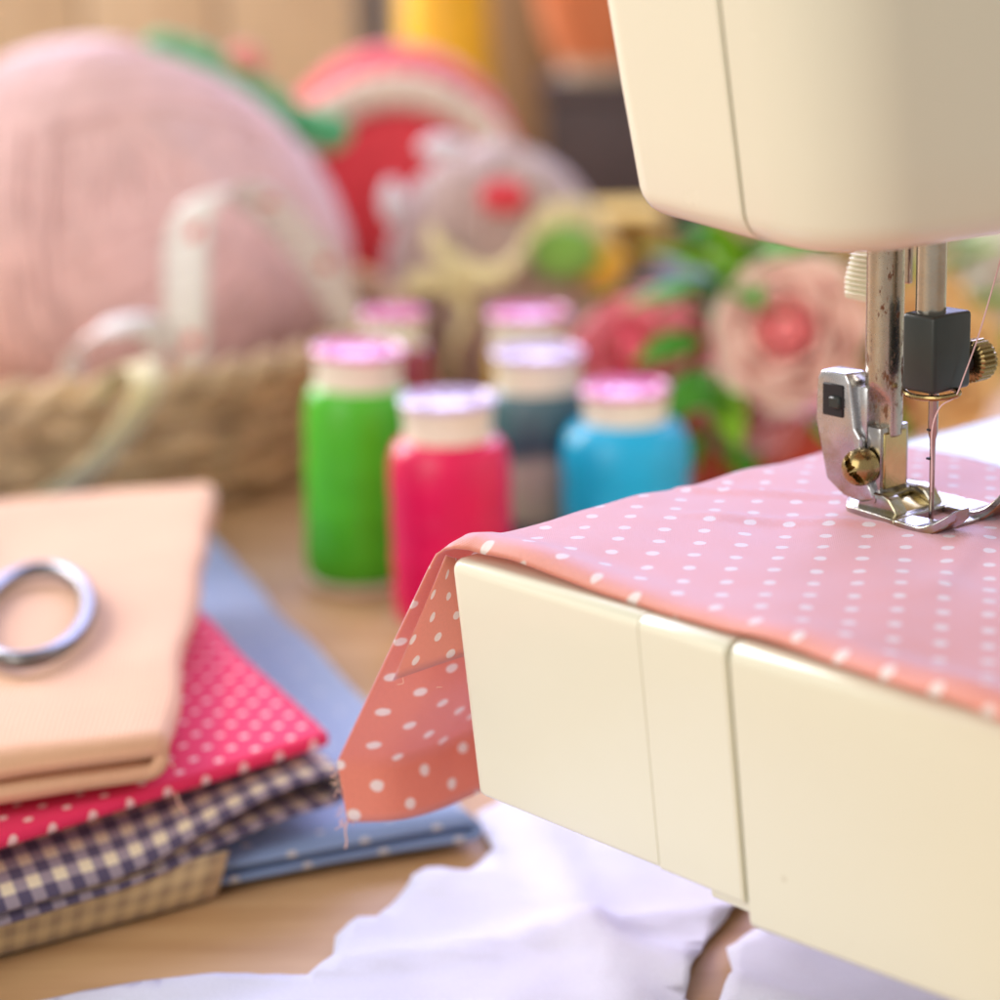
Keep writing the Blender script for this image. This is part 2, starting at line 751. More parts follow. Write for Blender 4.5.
def draft_arm(u, v, z):
    f = max(0, 1 - v / .27)
    return (u, v + (.1 - z) * .10 * f, z)


ZA = .1000
shell('rear_arm_cover', [(-.0026, .27, 0, 1), (-.0026, -.0004, .0034, 1), (.05045, 0, -.0001, .05), (.05045, .27, 0, 0)], .0500, ZA, .0014, .0026, M['cream'], sm, draft_arm)
pm = shell('middle_arm_cover', [(.05058, .27, 0, .05), (.05058, 0, -.0001, 1), (.07200, 0, -.0004, .12), (.07200, .27, 0, 0)], .0497, ZA - .00005, .0012, .0026, M['cream'], sm, draft_arm)
shell('bottom_lip', [(.0605, .26, 0, .4), (.0605, .0030, -.0003, 1), (.0719, .0030, -.0003, .4), (.0719, .26, 0, 0)], .0465, .0505, .0008, .0004, M['cream'], pm, draft_arm)
shell('front_arm_cover', [(.07260, .27, 0, .12), (.07260, 0, -.0007, 1), (.166, .0060, .034, 1), (.172, .27, 0, 0)], .0452, ZA, .0022, .0036, M['cream'], sm, draft_arm)
box('seam_shade_core', (.004, .0160, .056), (.140, .262, .0955), M['seam_dark'], sm, .001)  # added core, keeps light out so the arm seams look dark
box('bed_dimmer_sheet', (.0015, .1000, ZA + .0003), (.150, .268, ZA + .0009), M['bed'], sm, .0002, 1)  # added sheet, its grey tones down the overexposed cream bed
box('bed_block', (-.02, .2705, 0), (.165, .44, ZA), M['cream'], sm, .006, 4)
box('bed_foot', (.01, .19, 0), (.14, .2700, .046), M['cream'], sm, .004, 3)
box('pillar', (-.005, .305, ZA + .0005), (.125, .43, .30), M['cream'], sm, .012, 4)
box('upper_arm', (.012, .132, .205), (.085, .3045, .298), M['cream'], sm, .012, 4)


def draft_head(u, v, z):
    f = max(0, 1 - (v - .03) / .10)
    lift = max(0, .060 - u) * .085 * max(0, 1 - (z - .1615) / .03)
    back = max(0, .0482 - u) / .03 * (-.10 * (z - .171))
    return (u + back * min(1, max(0, (z - .16) / .01)) * .5, v - (z - .163) * .16 * f, z + lift)


shell('rear_head_cover', [(.0172, .13, 0, 1.0), (.0172, .0305, .0064, 1), (.0480, .0300, -.0003, .05), (.0480, .13, 0, 0)], .1615, .285, .0060, .006, M['cream'], sm, draft_head, mids=10)
shell('face_cover', [(.0486, .13, 0, .05), (.0486, .0300, -.0004, 1), (.0725, .0312, .0200, 1), (.0760, .13, 0, 0)], .1615, .285, .0060, .006, M['cream'], sm, draft_head, mids=10)
box('head_shade_core', (.026, .038, .170), (.066, .128, .27), M['seam_dark'], sm, .001)  # added dark core behind the head seam, shades the gap

NU, NV = .0541, .0769        # needle


def vcyl(name, u, v, z0, z1, r, mat, parent, n=32, ch=.0003, fn=None, rows=1):
    prof = [(r - ch, z0), (r, z0 + ch)] + [(r, z0 + ch + (z1 - z0 - 2 * ch) * i / rows) for i in range(1, rows)] + [(r, z1 - ch), (r - ch, z1)]
    V, F = lathe(prof, n, (u, v, 0))
    if fn:
        V = [fn(*q) for q in V]
    return mesh(name, V, F, mat, parent)


PU, PV = .0413, .0769


def bar_flat(u, v, z):
    cut = -.0018 - max(0, (z - .1255)) * .55
    d = (v - PV) * .80 + (u - PU) * -.15
    if z < .1335 and v - PV < cut:
        v = PV + cut
    return (u, v, z)


vcyl('presser_bar', PU, PV, .1185, .19, .0038, M['bar'], sm, 56, fn=bar_flat, rows=90)
nb = vcyl('needle_bar', NU - .0012, NV, .1400, .20, .0030, M['steel'], sm, 40)
# needle clamp block with its screw
cl = box('needle_clamp', (.0500, .0717, .1297), (.0583, .0832, .1450), M['black'], sm, .0009, 3)
V, F = lathe([(.0012, 0), (.0036, 0), (.0036, .0012), (.0012, .0013)], 24)
rotv = Matrix.Rotation(-PI / 2, 4, 'X')       # z -> +y


def place(VF, c, rot):
    return [Vector(c) + (rot @ Vector(q)) for q in VF[0]], VF[1]


n = 72
prof_n = []
V = []
for i in range(n):
    a = 2 * PI * i / n
    rr = .0043 if i % 3 else .0039
    for r, z in [(0.0022, 0), (.0036, .0002), (rr, .0006), (rr, .0044), (rr - .0005, .0050), (.0020, .0050), (.0018, .0046)]:
        V.append((r * math.cos(a), r * math.sin(a), z))
F = grid_faces(n, 7, True) + [[i * 7 for i in range(n)], [i * 7 + 6 for i in range(n)]]
vf = place((V, F), (.0550, .0858, .1338), rotv)
mesh('clamp_screw', vf[0], vf[1], M['brass'], cl, angle=25)
vf = place(lathe([(.0020, 0), (.0020, .0026)], 20), (.0550, .0830, .1338), rotv)
mesh('screw_shaft', vf[0], vf[1], M['socket'], cl)
# wire thread guide
pts = [(.0462, .0775, .1286), (.0482, .0752, .1284), (.0510, .0740, .1282), (.0545, .0740, .1283), (.0575, .0752, .1286), (.0590, .0778, .1290), (.0580, .0796, .1293), (.0556, .0800, .1297)]
V, F = tube(smooth_path(pts, 40), .00058, 8)
mesh('thread_guide', V, F, M['brass'], cl)
# needle
V, F = lathe([(.0001, .0990), (.00025, .1005), (.00052, .1035), (.00056, .1175), (.00062, .1195), (.00098, .1210), (.00100, .1300)], 20, (NU, NV, 0))
nd = mesh('needle', V, F, M['needle'], sm)
for zz in (.1213, .1155):
    box('needle_mark', (NU - .0007, NV - .0011, zz), (NU + .0002, NV - .0004, zz + .0004), M['socket'], nd, 0)

# ---- snap-on holder clamped to the presser bar
hp = [(.0280, .1205), (.0284, .1290), (.0294, .1308), (.0362, .1308), (.0372, .1290), (.0386, .1200), (.0402, .1182), (.0402, .1125), (.0430, .1085), (.0440, .1062),
      (.0404, .1052), (.0356, .1058), (.0310, .1085)]
ho = extrude_uz('foot_holder', hp, .0712, .0770, M['zinc'], sm, .0006, 3)
box('bracket_collar', (.0362, .0728, .1150), (.0405, .0812, .1285), M['zinc'], ho, .0008, 2)
# square black socket sunk in the holder face
sf = box('socket_frame', (.0302, .0708, .1218), (.0357, .0716, .1284), M['socket'], ho, .0002, 1)
box('socket_pin', (.0325, .0700, .1236), (.0354, .0711, .1260), M['black'], ho, .0003, 1)
# black release lever
extrude_uz('release_lever', [(.0262, .1216), (.0300, .1222), (.0300, .1150), (.0284, .1166)], .0735, .0785, M['black'], ho, .0004, 2)
# domed slotted screw
prof = [(.0030, 0), (.0037, .0002), (.0037, .0022)] + [(.0036 * math.cos(t), .0022 + .0030 * math.sin(t)) for t in [PI / 2 * i / 10 for i in range(1, 10)]]
V, F = lathe(prof, 64)
V2 = []
for q in V:
    q = Vector(q)
    if abs(q.x * .8 + q.y * .6) < .00055 and q.z > .0026:
        q.z = .0026
    V2.append(q)
vf = place((V2, F), (.0408, .0716, .1128), Matrix.Rotation(PI / 2, 4, 'X') @ Matrix.Rotation(R(14), 4, 'Y'))
mesh('clamp_screw', vf[0], vf[1], M['brass'], ho, angle=30)
# front clip of the holder (golden reflection painted as plate colour, inside a raised rim)
cp = box('foot_clip', (.0405, .0727, .1062), (.0442, .0814, .1207), M['chrome'], ho, .0005, 2)
box('clip_plate', (.0438, .0736, .1080), (.0446, .0805, .1196), M['gold_reflect'], cp, .0003, 1)
box('clip_tongue', (.0402, .0738, .1022), (.0440, .0802, .1066), M['gold_reflect'], cp, .0008, 2)

# ---- presser foot: sole with two curled toes, raised bridge and cross pin
FZ = .1023
ft = empty('presser_foot', (0, 0, 0))
ft.parent = sm


def curl(u):
    """lift of the sole along its length"""
    z = 0
    if u > .0570:
        z += (u - .0570) ** 2 * 62
    if u < .0385:
        z += (.0385 - u) ** 2 * 55
    return z


def sole_part(name, rows, mat):
    """rows: (u, v0, v1) from heel to toe"""
    V, F = [], []
    m = 6
    for u, v0, v1 in rows:
        z = FZ + curl(u)
        for zz in (-.0004, .0019):
            for j in range(m):
                V.append((u, v0 + (v1 - v0) * j / (m - 1), z + zz + 0))
    st = 2 * m
    for i in range(len(rows) - 1):
        a, b = i * st, (i + 1) * st
        for j in range(m - 1):
            F.append((a + j, a + j + 1, b + j + 1, b + j))
            F.append((a + m + j, b + m + j, b + m + j + 1, a + m + j + 1))
        F.append((a, b, b + m, a + m))
        F.append((a + m - 1, a + 2 * m - 1, b + 2 * m - 1, b + m - 1))
    F.append(list(range(m)) + list(range(2 * m - 1, m - 1, -1)))
    e = (len(rows) - 1) * st
    F.append([e + q for q in list(range(m)) + list(range(2 * m - 1, m - 1, -1))])
    o = mesh(name, V, F, mat, ft, angle=45)
    bv = o.modifiers.new('bevel', 'BEVEL')
    bv.width = .00035
    bv.segments = 2
    bv.limit_method = 'ANGLE'
    bv.angle_limit = R(50)
    return o


VB = .0918


def va(u):
    return .0708 - (u - .0355) * .14


def lerp(a, b, t):
    return a + (b - a) * t


# heel plate up to the needle hole
rows = []
for i in range(13):
    t = i / 12
    u = lerp(.0345, .0515, t)
    e = .0035 * max(0, 1 - t * 5) ** 2
    rows.append((u, va(u) + e, VB - e))
sole_part('sole', rows, M['chrome'])
# near toe
rows = []
for i in range(15):
    t = i / 14
    u = lerp(.0515, .0650, t)
    rows.append((u, va(u) + .0042 * max(0, (t - .55) / .45) ** 2.2, .0742 + .0012 * t))
sole_part('toe', rows, M['chrome'])
rows = []
for i in range(15):
    t = i / 14
    u = lerp(.0515, .0680, t)
    rows.append((u, .0838 - .0006 * t, VB - .0042 * max(0, (t - .55) / .45) ** 2.2))
sole_part('toe', rows, M['chrome'])
box('hole_bridge', (.0590, .0744, FZ + .0004), (.0612, .0838, FZ + .0013), M['chrome'], ft, .0002, 1)
# bridge block: low ramp with a rounded top
bp = [(.0385, FZ + .0014), (.0400, FZ + .0046), (.0412, FZ + .0054), (.0455, FZ + .0054), (.0475, FZ + .0048), (.0492, FZ + .0028), (.0500, FZ + .0014)]
br = extrude_uz('foot_bridge', bp, .0716, .0752, M['chrome'], ft, .0006, 3)
extrude_uz('foot_bridge', bp, .0826, .0862, M['chrome'], ft, .0006, 3)
extrude_uz('foot_body', [(.0395, FZ + .0012), (.0400, FZ + .0030), (.0455, FZ + .0034), (.0492, FZ + .0020), (.0500, FZ + .0012)], .0752, .0826, M['gold_reflect'], ft, .0004, 2)
vf = place(lathe([(.0009, 0), (.0009, .0150)], 16), (.0433, .0714, FZ + .0040), rotv)
mesh('cross_pin', vf[0], vf[1], M['chrome'], ft)
# ribbed cream lever behind the presser bar
lv = empty('lifter_lever', (0, 0, 0))
lv.parent = sm
tilt = Matrix.Rotation(R(-9), 3, 'Y')
extrude_uz('lever_body', [(.0222, .1425), (.0222, .1466), (.0242, .1522), (.0252, .1530), (.0340, .1530), (.0340, .1420)], .0860, .0900, M['lever'], lv, .0009, 3)
for i in range(9):
    z = .1436 + i * .00102
    sh = max(0, (z - .1466)) * .30
    box('rib', (.0228 + sh, .0853, z), (.0338, .0863, z + .0005), M['lever'], lv, .00015, 1)
box('lever_arm', (.0340, .0880, .147), (.0380, .0895, .180), M['steel'], lv, .0004, 1)

# ------------------------------------------------------------------ top thread
pts = [(.0625, .0905, .1680), (.0615, .0886, .1580), (.0604, .0860, .1480), (.0598, .0832, .1400), (.0594, .0795, .1325), (.0592, .0772, .1288), (.0572, .0752, .1268), (.0556, .0748, .1220), (.0550, .0757, .1140), (.0546, .0762, .1090)]
V, F = tube(smooth_path(pts, 50), .00016, 6)
th = mesh('sewing_thread', V, F, M['thread_pink'])
th.location = MO
th.rotation_euler = (0, 0, ANG)
tag(th, 'thin pale pink thread running down from the machine head to the needle', 'thread')


# ------------------------------------------------------------------ pink dotted cloth over the arm
def cloth_profile():
    """(u, z) from the front drop, over the arm, down behind it; with path length"""
    P = [(.1850, .060), (.1820, .078), (.1770, .092), (.1710, .0995), (.1660, .1018), (.1600, .1018), (.1550, .1018), (.1500, .1018), (.1460, .1018)]
    for i in range(70):
        P.append((.1440 - i * .00202, .1018))
    P += [(.0020, .1020), (-.0010, .1019), (-.0038, .1012), (-.0066, .0996), (-.0098, .0955)]
    for i in range(1, 19):
        t = i / 18
        P.append((lerp(-.0098, -.0440, t), lerp(.0955, .0462, t)))
    for i in range(1, 7):
        t = i / 6
        P.append((lerp(-.0440, -.0412, t), lerp(.0462, .0335, t)))
    return P


CP = cloth_profile()
L = [0]
for i in range(1, len(CP)):
    L.append(L[-1] + math.hypot(CP[i][0] - CP[i - 1][0], CP[i][1] - CP[i - 1][1]))
NVC = 80
V, U = [], []


def edge_v(u):
    """where the cloth's near edge lies on the arm end"""
    if u < 0:
        return .0006 + u * -.02
    return .0016 + .0018 * math.sin(min(u, .11) / .11 * PI) - max(0, u - .09) * .06


for i, (u, z) in enumerate(CP):
    v0 = edge_v(u)
    v1 = .1225 - .05 * max(0, u) + .0015 * math.sin(u * 90)
    for j in range(NVC + 1):
        t = j / NVC
        t2 = t ** 1.25
        v = lerp(v0, v1, t2)
        uu, zz = u, z
        d = v - v0
        top = 1 if u > 0 else max(0, 1 + u / .008)
        w = noise.noise(Vector((u * 26, v * 34, .3))) * .0014 + noise.noise(Vector((u * 70, v * 80, 1.3))) * .0006
        # creases running towards the foot
        for (cu, cv, du, dv, wd, am) in [(-.002, .060, .040, .020, .0016, .0011), (.018, .046, .040, .030, .0022, .0010), (.070, .090, .050, -.02, .0020, .0008), (.085, .040, -.020, .040, .003, .0008)]:
            ln = math.hypot(du, dv)
            s = ((u - cu) * du + (v - cv) * dv) / ln
            q = ((u - cu) * -dv + (v - cv) * du) / ln
            if -.006 < s < ln + .006:
                fade = min(1, (s + .006) / .012, (ln + .006 - s) / .012)
                w += am * fade * math.exp(-(q / wd) ** 2)
        foot = math.exp(-(((u - .049) / .016) ** 2 + ((v - .081) / .013) ** 2) ** 2)
        w = w * (1 - foot)
        # lifted, rolled near edge
        lift = .0017 * math.exp(-((d - .004) / .005) ** 2) * (.6 + .5 * math.sin(u * 55 + 1))
        drop = -.0017 * math.exp(-d / .0012)
        zz += (max(-.0009, w * .9) + lift * (1 - foot) + drop) * top + (.0006 + .0002 * (1 - foot)) * top
        if u < 0:
            k = min(1, -u / .03)
            uu += k * (.003 * math.sin(d * 120) + w * 2.5 * min(1, d / .01)) + k * .010 * min(1, d / .05)
            zz += -.001 * k * math.sin(d * 90)
        V.append((uu, v, zz))
        U.append((L[i], v))
F = grid_faces(len(CP), NVC + 1)
# the loose pleat that folds back at the arm's corner
nb0 = len(V)
tri = [Vector((-.0036, .0006, .1000)), Vector((-.0032, .0040, .0985)), Vector((-.0196, -.0012, .0712)), Vector((-.0034, .0075, .0790))]
n1 = 10
for i in range(n1 + 1):
    for j in range(n1 + 1):
        s, t = i / n1, j / n1
        p = (tri[0] * (1 - s) + tri[1] * s) * (1 - t) + (tri[2] * (1 - s) + tri[3] * s) * t
        p = p + Vector((0, -.0012 * math.sin(s * PI) * t, 0))
        V.append(tuple(p))
        U.append((s * .024 + .3, t * .030))
F += grid_faces(n1 + 1, n1 + 1, base=nb0)
pc = mesh('dotted_cloth', V, F, M['pinkdot'], None, uvs=U, angle=0)
pc.location = MO
pc.rotation_euler = (0, 0, ANG)
solidify(pc, .0005)
tag(pc, 'pink cotton cloth with white dots draped over the machine arm under the presser foot', 'fabric')
for i in range(26):
    a = random.random()
    if i < 16:
        b = Vector((-.0412 - .0028 * a, .0006, .0335 + a * .0127))
    else:
        b = Vector((-.0400 + .004 * a, .002 + a * .02, .0338))
    if i in (3, 4):
        b = Vector((-.0170 + .010 * (i - 3), -.0008 + .002 * (i - 3), .0722))
    d = Vector((random.uniform(-1, .4), random.uniform(-.8, .1), random.uniform(-1.2, .1))).normalized() * random.uniform(.0008, .0026)
    s = Vector((random.uniform(-1, 1), random.uniform(-1, 1), random.uniform(-1, 1))) * .0008
    V, F = tube(smooth_path([b, b + d * .5 + s, b + d], 7), .00008, 4)
    mesh('frayed_thread', V, F, M['fray'], pc)
V, F = tube(smooth_path([(-.0400, .0006, .0345), (-.0404, .0002, .0320), (-.0398, 0, .0300), (-.0404, 0, .0282)], 14), .00016, 5)
mesh('frayed_thread', V, F, M['fray'], pc)


# ------------------------------------------------------------------ folded fabrics on the left
def folded(name, FL, FR, BR, BL, z0, z1, layers, mat, label, axis='s', wave=.0008, th=.0009, ns=26, nt=20, seed=0, droop=0, dspan=.16, taper=0, cat='fabric'):
    """a cloth folded back and forth; axis 's': the folds lie at the right and left ends, 't': at the front and back"""
    FL, FR, BR, BL = [Vector(p) for p in (FL, FR, BR, BL)]
    gap = (z1 - z0) / layers
    rr = gap * .5
    W = ((FR - FL).length + (BR - BL).length) / 2 if axis == 's' else ((BR - FR).length + (BL - FL).length) / 2
    path = []
    for k in range(layers):
        z = z1 - th / 2 - k * gap
        fwd = (k % 2 == 0)
        for i in range(ns + 1):
            a = i / ns
            path.append(((a if fwd else 1 - a), z - (gap - th) * 0))
        if k < layers - 1:
            for q in range(1, 8):
                t = PI * q / 8
                e = math.sin(t) * rr / W
                path.append(((1 + e) if fwd else -e, z - rr + rr * math.cos(t)))
    V, U = [], []
    ln = 0
    base = Vector((FL.x, FL.y, 0))
    for i, (a, z) in enumerate(path):
        if i:
            ln += math.hypot((a - path[i - 1][0]) * W, z - path[i - 1][1])
        for j in range(nt + 1):
            b = j / nt
            if axis == 's':
                s, t = a, b
            else:
                s, t = b, 1 - a
            p = (FL * (1 - s) + FR * s) * (1 - t) + (BL * (1 - s) + BR * s) * t
            dz = noise.noise(Vector((p.x * 22, p.y * 22, seed + z * 40))) * wave
            dx = noise.noise(Vector((p.x * 30, p.y * 30, seed + 9 + z * 160))) * wave * 1.6
            edge = noise.noise(Vector((a * 9, seed + 3.3, z * 300))) * .0012
            dd = Vector((dx, edge if axis == 's' else dx, 0))
            zf = 1 - taper * (1 - s)
            if t < dspan:
                zf *= 1 - droop * (1 - t / dspan) ** 2 * (1 - min(1, max(0, (s - .78) / .16)))
            V.append((p.x + dd.x, p.y + dd.y, (z - z0) * zf + z0 + dz))
            U.append((ln, b * ((BR - FR).length if axis == 's' else (FR - FL).length)))
    F = grid_faces(len(path), nt + 1)
    o = empty(name, (FR.x, FR.y, z0))
    tag(o, label, cat)
    c = mesh('cloth_fold', V, F, mat, o, uvs=U, angle=0, world=True)
    solidify(c, th)
    return o


def quad(FR, along, back, wl, wb):
    FR = Vector(FR)
    a = Vector(along).normalized() * wl
    b = Vector(back).normalized() * wb
    return FR + a, FR, FR + b, FR + a + b


q = quad((-.0665, .5120), (-.067, -.030), (-.136, .281), .30, .315)
blue = folded('blue_folded_fabric', *q, .0006, .0078, 2, M['denim'], 'blue cotton with pale dots, lowest cloth of the folded pile', seed=1, wave=.0012, th=.0012)
q = quad((-.0985, .5050), (-.0600, -.0560), (-.070, .12), .24, .15)
gin = folded('gingham_folded_fabric', *q, .0086, .0234, 2, M['gingham'], 'navy and cream gingham cloth rolled at its end below the hot pink cloth', seed=2, wave=.0012, droop=.62, dspan=.20)
q = quad((-.1020, .5150), (-.0600, -.0610), (-.0645, .119), .24, .19)
pk = folded('hot_pink_folded_fabric', *q, .0246, .0296, 2, M['hotpink'], 'hot pink cloth with white dots sticking out below the peach cloth', axis='t', seed=3, wave=.0007, th=.0010, ns=40, nt=40)
q = quad((-.1330, .4760), (-.0292, -.0125), (-.0190, .106), .17, .235)
pe = folded('peach_folded_fabric', *q, .0304, .0420, 2, M['peach'], 'peach ribbed cloth folded on top of the pile, carrying the scissors', seed=4, wave=.0016, th=.0032, droop=.22)
# lower gingham layer hanging at the front of the pile
V, U = [], []
for i in range(31):
    s = i / 30
    top = Vector((-.1190, .4860, .0120)).lerp(Vector((-.2400, .3880, .0150)), s)
    bot = Vector((-.1225, .4845, .0012)).lerp(Vector((-.2400, .3980, .0012)), s)
    for j in range(9):
        t = j / 8
        p = top.lerp(bot, t) + Vector((.3, -.7, 0)) * (.0012 * math.sin(t * PI)) + Vector((0, 0, noise.noise(Vector((s * 8, t, 5))) * .0008))
        V.append(p)
        U.append((s * .155 + .0026, t * .013))
lo = mesh('turned_down_edge', V, grid_faces(31, 9), fabric('faded_gingham', gingham((.66, .52, .30), (.55, .42, .25), (.42, .31, .20), .0052)), gin, uvs=U, angle=0, world=True)
solidify(lo, .0008)
# loose threads on the pile
for pts in ([(-.1320, .4860, .0290), (-.1300, .4850, .0270), (-.1290, .4845, .0240), (-.1275, .4850, .0215)],
            [(-.1330, .4760, .0400), (-.1310, .4780, .0400), (-.1300, .4800, .0370), (-.1290, .4820, .0340)]):
    V, F = tube(smooth_path(pts, 16), .00025, 5)
    mesh('loose_thread', V, F, M['fray'], pe, world=True)

# ------------------------------------------------------------------ scissors on the peach cloth
sc0 = Vector((-.1830, .5600, .0432))
sci = empty('scissors', sc0)
tag(sci, 'steel scissors with an oval finger ring lying on the peach cloth', 'scissors')


def oval(c, a, b, rot, z, r, n=48):
    P = []
    for i in range(n):
        t = 2 * PI * i / n
        x, y = a * math.cos(t), b * math.sin(t)
        P.append(Vector((c[0] + x * math.cos(rot) - y * math.sin(rot), c[1] + x * math.sin(rot) + y * math.cos(rot), z)))
    return tube(P, r, 10, True)


V, F = oval((0, 0), .0135, .0390, R(14), .0022, .0022)
mesh('finger_ring', V, F, M['scissor'], sci)
V, F = oval((-.0640, .0780), .0150, .0330, R(48), .0022, .0022)
mesh('finger_ring', V, F, M['scissor'], sci)
pv = Vector((-.1120, .0170, .0026))


def blade(pts, tip, name='blade'):
    V, F = tube(smooth_path(pts, 20), .0028, 10)
    sh = mesh('shank', V, F, M['scissor'], sci)
    d = (Vector(tip) - pv)
    nrm = Vector((-d.y, d.x, 0)).normalized()
    z0 = pts[-1][2] - .0012
    V = []
    for k in range(13):
        t = k / 12
        c = pv.lerp(Vector(tip), t)
        w = .0062 * (1 - t ** 1.6) + .0004
        for a_, zz in ((-w, 0), (w, 0), (w * .55, .0016), (-w, .0010)):
            V.append((c.x + nrm.x * a_, c.y + nrm.y * a_, z0 + zz))
    F = []
    for k in range(12):
        for j in range(4):
            F.append((k * 4 + j, k * 4 + (j + 1) % 4, k * 4 + 4 + (j + 1) % 4, k * 4 + 4 + j))
    F += [[0, 1, 2, 3], [48, 49, 50, 51]]
    mesh(name, V, F, M['scissor'], sci, angle=25)


blade([(-.0128, -.0060, .0022), (-.0380, -.0050, .0022), (-.0760, .0020, .0022), (-.1120, .0170, .0020)], (-.205, .0640, .0020))
blade([(-.0860, .0980, .0022), (-.1010, .0700, .0024), (-.1060, .0420, .0034), (-.1120, .0170, .0042)], (-.195, .0050, .0042))
V, F = lathe([(.0003, 0), (.0032, 0), (.0032, .0060), (.0024, .0068), (.0003, .0070)], 24, (pv.x, pv.y, .0008))
mesh('pivot_screw', V, F, M['brass'], sci)

# ------------------------------------------------------------------ white cloth scrap on the table below the arm
poly = [(-.160, .420), (-.139, .4370), (-.118, .4400), (-.0930, .4410), (-.0890, .4480), (-.0905, .4600), (-.0870, .4690), (-.0830, .4700), (-.0800, .4800), (-.0775, .4890), (-.0655, .4945),
        (-.0630, .5010), (-.0612, .5080), (-.0680, .5300), (-.0400, .5600), (-.0050, .5450), (.0100, .5050), (-.0030, .4760), (-.0095, .4610), (-.0115, .4480), (-.0135, .4330),
        (-.0080, .4250), (-.0060, .4330), (-.0035, .4420), (-.0050, .4560), (.0080, .4740), (.0400, .4900), (.0900, .4500), (.0900, .3300), (-.100, .330), (-.190, .380)]
dense = []
for i in range(len(poly)):
    a = Vector(poly[i])
    b = Vector(poly[(i + 1) % len(poly)])
    m = max(1, int((b - a).length / .003))
    for kk in range(m):
        p = a.lerp(b, kk / m)
        p += Vector((noise.noise(Vector((p.x * 300, p.y * 300, 2))), noise.noise(Vector((p.x * 300, p.y * 300, 7))))) * .0004
        dense.append(p)
nb_ = len(dense)
pts = list(dense)


def inside(p, poly):
    c = False
    for i in range(len(poly)):
        a, b = poly[i], poly[i - 1]
        if (a[1] > p[1]) != (b[1] > p[1]) and p[0] < (b[0] - a[0]) * (p[1] - a[1]) / (b[1] - a[1]) + a[0]:
            c = not c
    return c


gx = -.19
while gx < .09:
    gy = .33
    while gy < .57:
        p = Vector((gx + random.uniform(-.0008, .0008), gy + random.uniform(-.0008, .0008)))
        if inside(p, poly):
            pts.append(p)
        gy += .0045
    gx += .0045
res = delaunay_2d_cdt(pts, [(i, (i + 1) % nb_) for i in range(nb_)], [list(range(nb_))], 1, 1e-6)
V = []
for p in res[0]:
    h = .0016 + .0030 * max(0, noise.noise(Vector((p.x * 24, p.y * 24, 4.4)))) + .0010 * noise.noise(Vector((p.x * 70, p.y * 60, 1.4)))
    # two soft folds
    for (ax, ay, dx, dy, wd, am) in [(-.06, .48, .8, -.6, .006, .0030), (-.03, .45, -.3, .95, .005, .0026), (-.08, .45, .9, .3, .004, .0022)]:
        qd = (p.x - ax) * -dy + (p.y - ay) * dx
        h += am * math.exp(-(qd / wd) ** 2)
    V.append((p.x, p.y, max(.0008, h)))
wc = mesh('white_cloth_scrap', V, [list(f) for f in res[2]], M['white'], None, uvs=[(p.x, p.y) for p in res[0]], angle=0)
solidify(wc, .0005)
tag(wc, 'white rumpled cotton scrap with cut edges on the table under the machine arm', 'fabric')


# ------------------------------------------------------------------ thread spools
def spool(x, y, h, rb, rc, thread, top, label, lean=(0, 0), neck_h=.0105):
    o = empty('thread_spool', (x, y, 0))
    o.rotation_euler = (lean[0], lean[1], 0 if lean[1] else random.uniform(0, 6))
    tag(o, label, 'thread spool', 'thread spools standing on the table')
    zt = h - neck_h - .002
    V, F = lathe([(rc * .5, 0), (rc * 1.02, 0), (rc * 1.06, .0008), (rc * 1.06, .0026), (rc, .0034), (rc * .5, .0034)], 48)
    mesh('base_flange', V, F, M['cap_cream'], o)
    prof = [(rc * .6, .0035), (rb * .90, .0035), (rb * .985, .0060), (rb, .010)]
    for i in range(1, 12):
        t = i / 12
        z = .010 + (zt - .020) * t
        prof.append((rb * (1 + .010 * math.sin(t * 23) + .006 * math.sin(t * 41)), z))
    for i in range(7):
        a = PI / 2 * i / 6
        prof.append((rb - (rb - rc * .94) * (1 - math.cos(a)), zt - .010 + .010 * math.sin(a)))
    prof.append((rc * .6, zt))
    V, F = lathe(prof, 64)
    mesh('thread_winding', V, F, thread, o, angle=60)
    V, F = lathe([(rc * .6, zt - .001), (rc * .93, zt - .001), (rc * .90, zt + .003), (rc * .93, zt + neck_h - .002), (rc * .98, zt + neck_h), (rc * .6, zt + neck_h)], 48)
    mesh('neck', V, F, M['cap_cream'], o)
    # printed top disc with raised rim and spokes
    V, F = lathe([(rc * .5, zt + neck_h), (rc * .985, zt + neck_h), (rc, zt + neck_h + .0005), (rc, h - .0004), (rc * .97, h), (rc * .90, h), (rc * .87, h - .0006), (rc * .34, h - .0006), (rc * .30, h - .0002), (rc * .18, h - .0002), (rc * .16, h - .004), (.0001, h - .004)], 48)
    td = mesh('top_disc', V, F, top, o)
    for q in range(8):
        a = q * PI / 4
        rot = Matrix.Rotation(a, 3, 'Z')
        b = box('spoke', (rc * .34, -.0006, h - .0008), (rc * .86, .0006, h - .0001), top, td, 0)
        b.data.transform(rot.to_4x4())
    return o


T = {
    'green': thread_mat('green_thread', [(0, (.075, .50, .015))]),
    'crimson': thread_mat('crimson_thread', [(0, (.74, .001, .085))]),
    'blue': thread_mat('turquoise_thread', [(0, (.0, .42, .74))]),
    'navy': thread_mat('striped_thread', [(0, (.02, .035, .09)), (.30, (.02, .04, .10)), (.36, (.42, .44, .36)), (.55, (.52, .48, .44)), (.62, (.04, .09, .14)), (.75, (.08, .17, .20))]),
    'rose': thread_mat('yellow_spool_thread', [(0, (.75, .50, .08))]),
    'dark': thread_mat('maroon_thread', [(0, (.32, .04, .07))]),
}
spool(-.1305, .7329, .0800, .0172, .0152, T['green'], M['cap_top'], 'bright green thread spool, leftmost and tallest in front of the basket', lean=(0, R(2.5)))
spool(-.0923, .6849, .0740, .0186, .0149, T['crimson'], M['cap_white'], 'crimson thread spool standing nearest the machine arm')
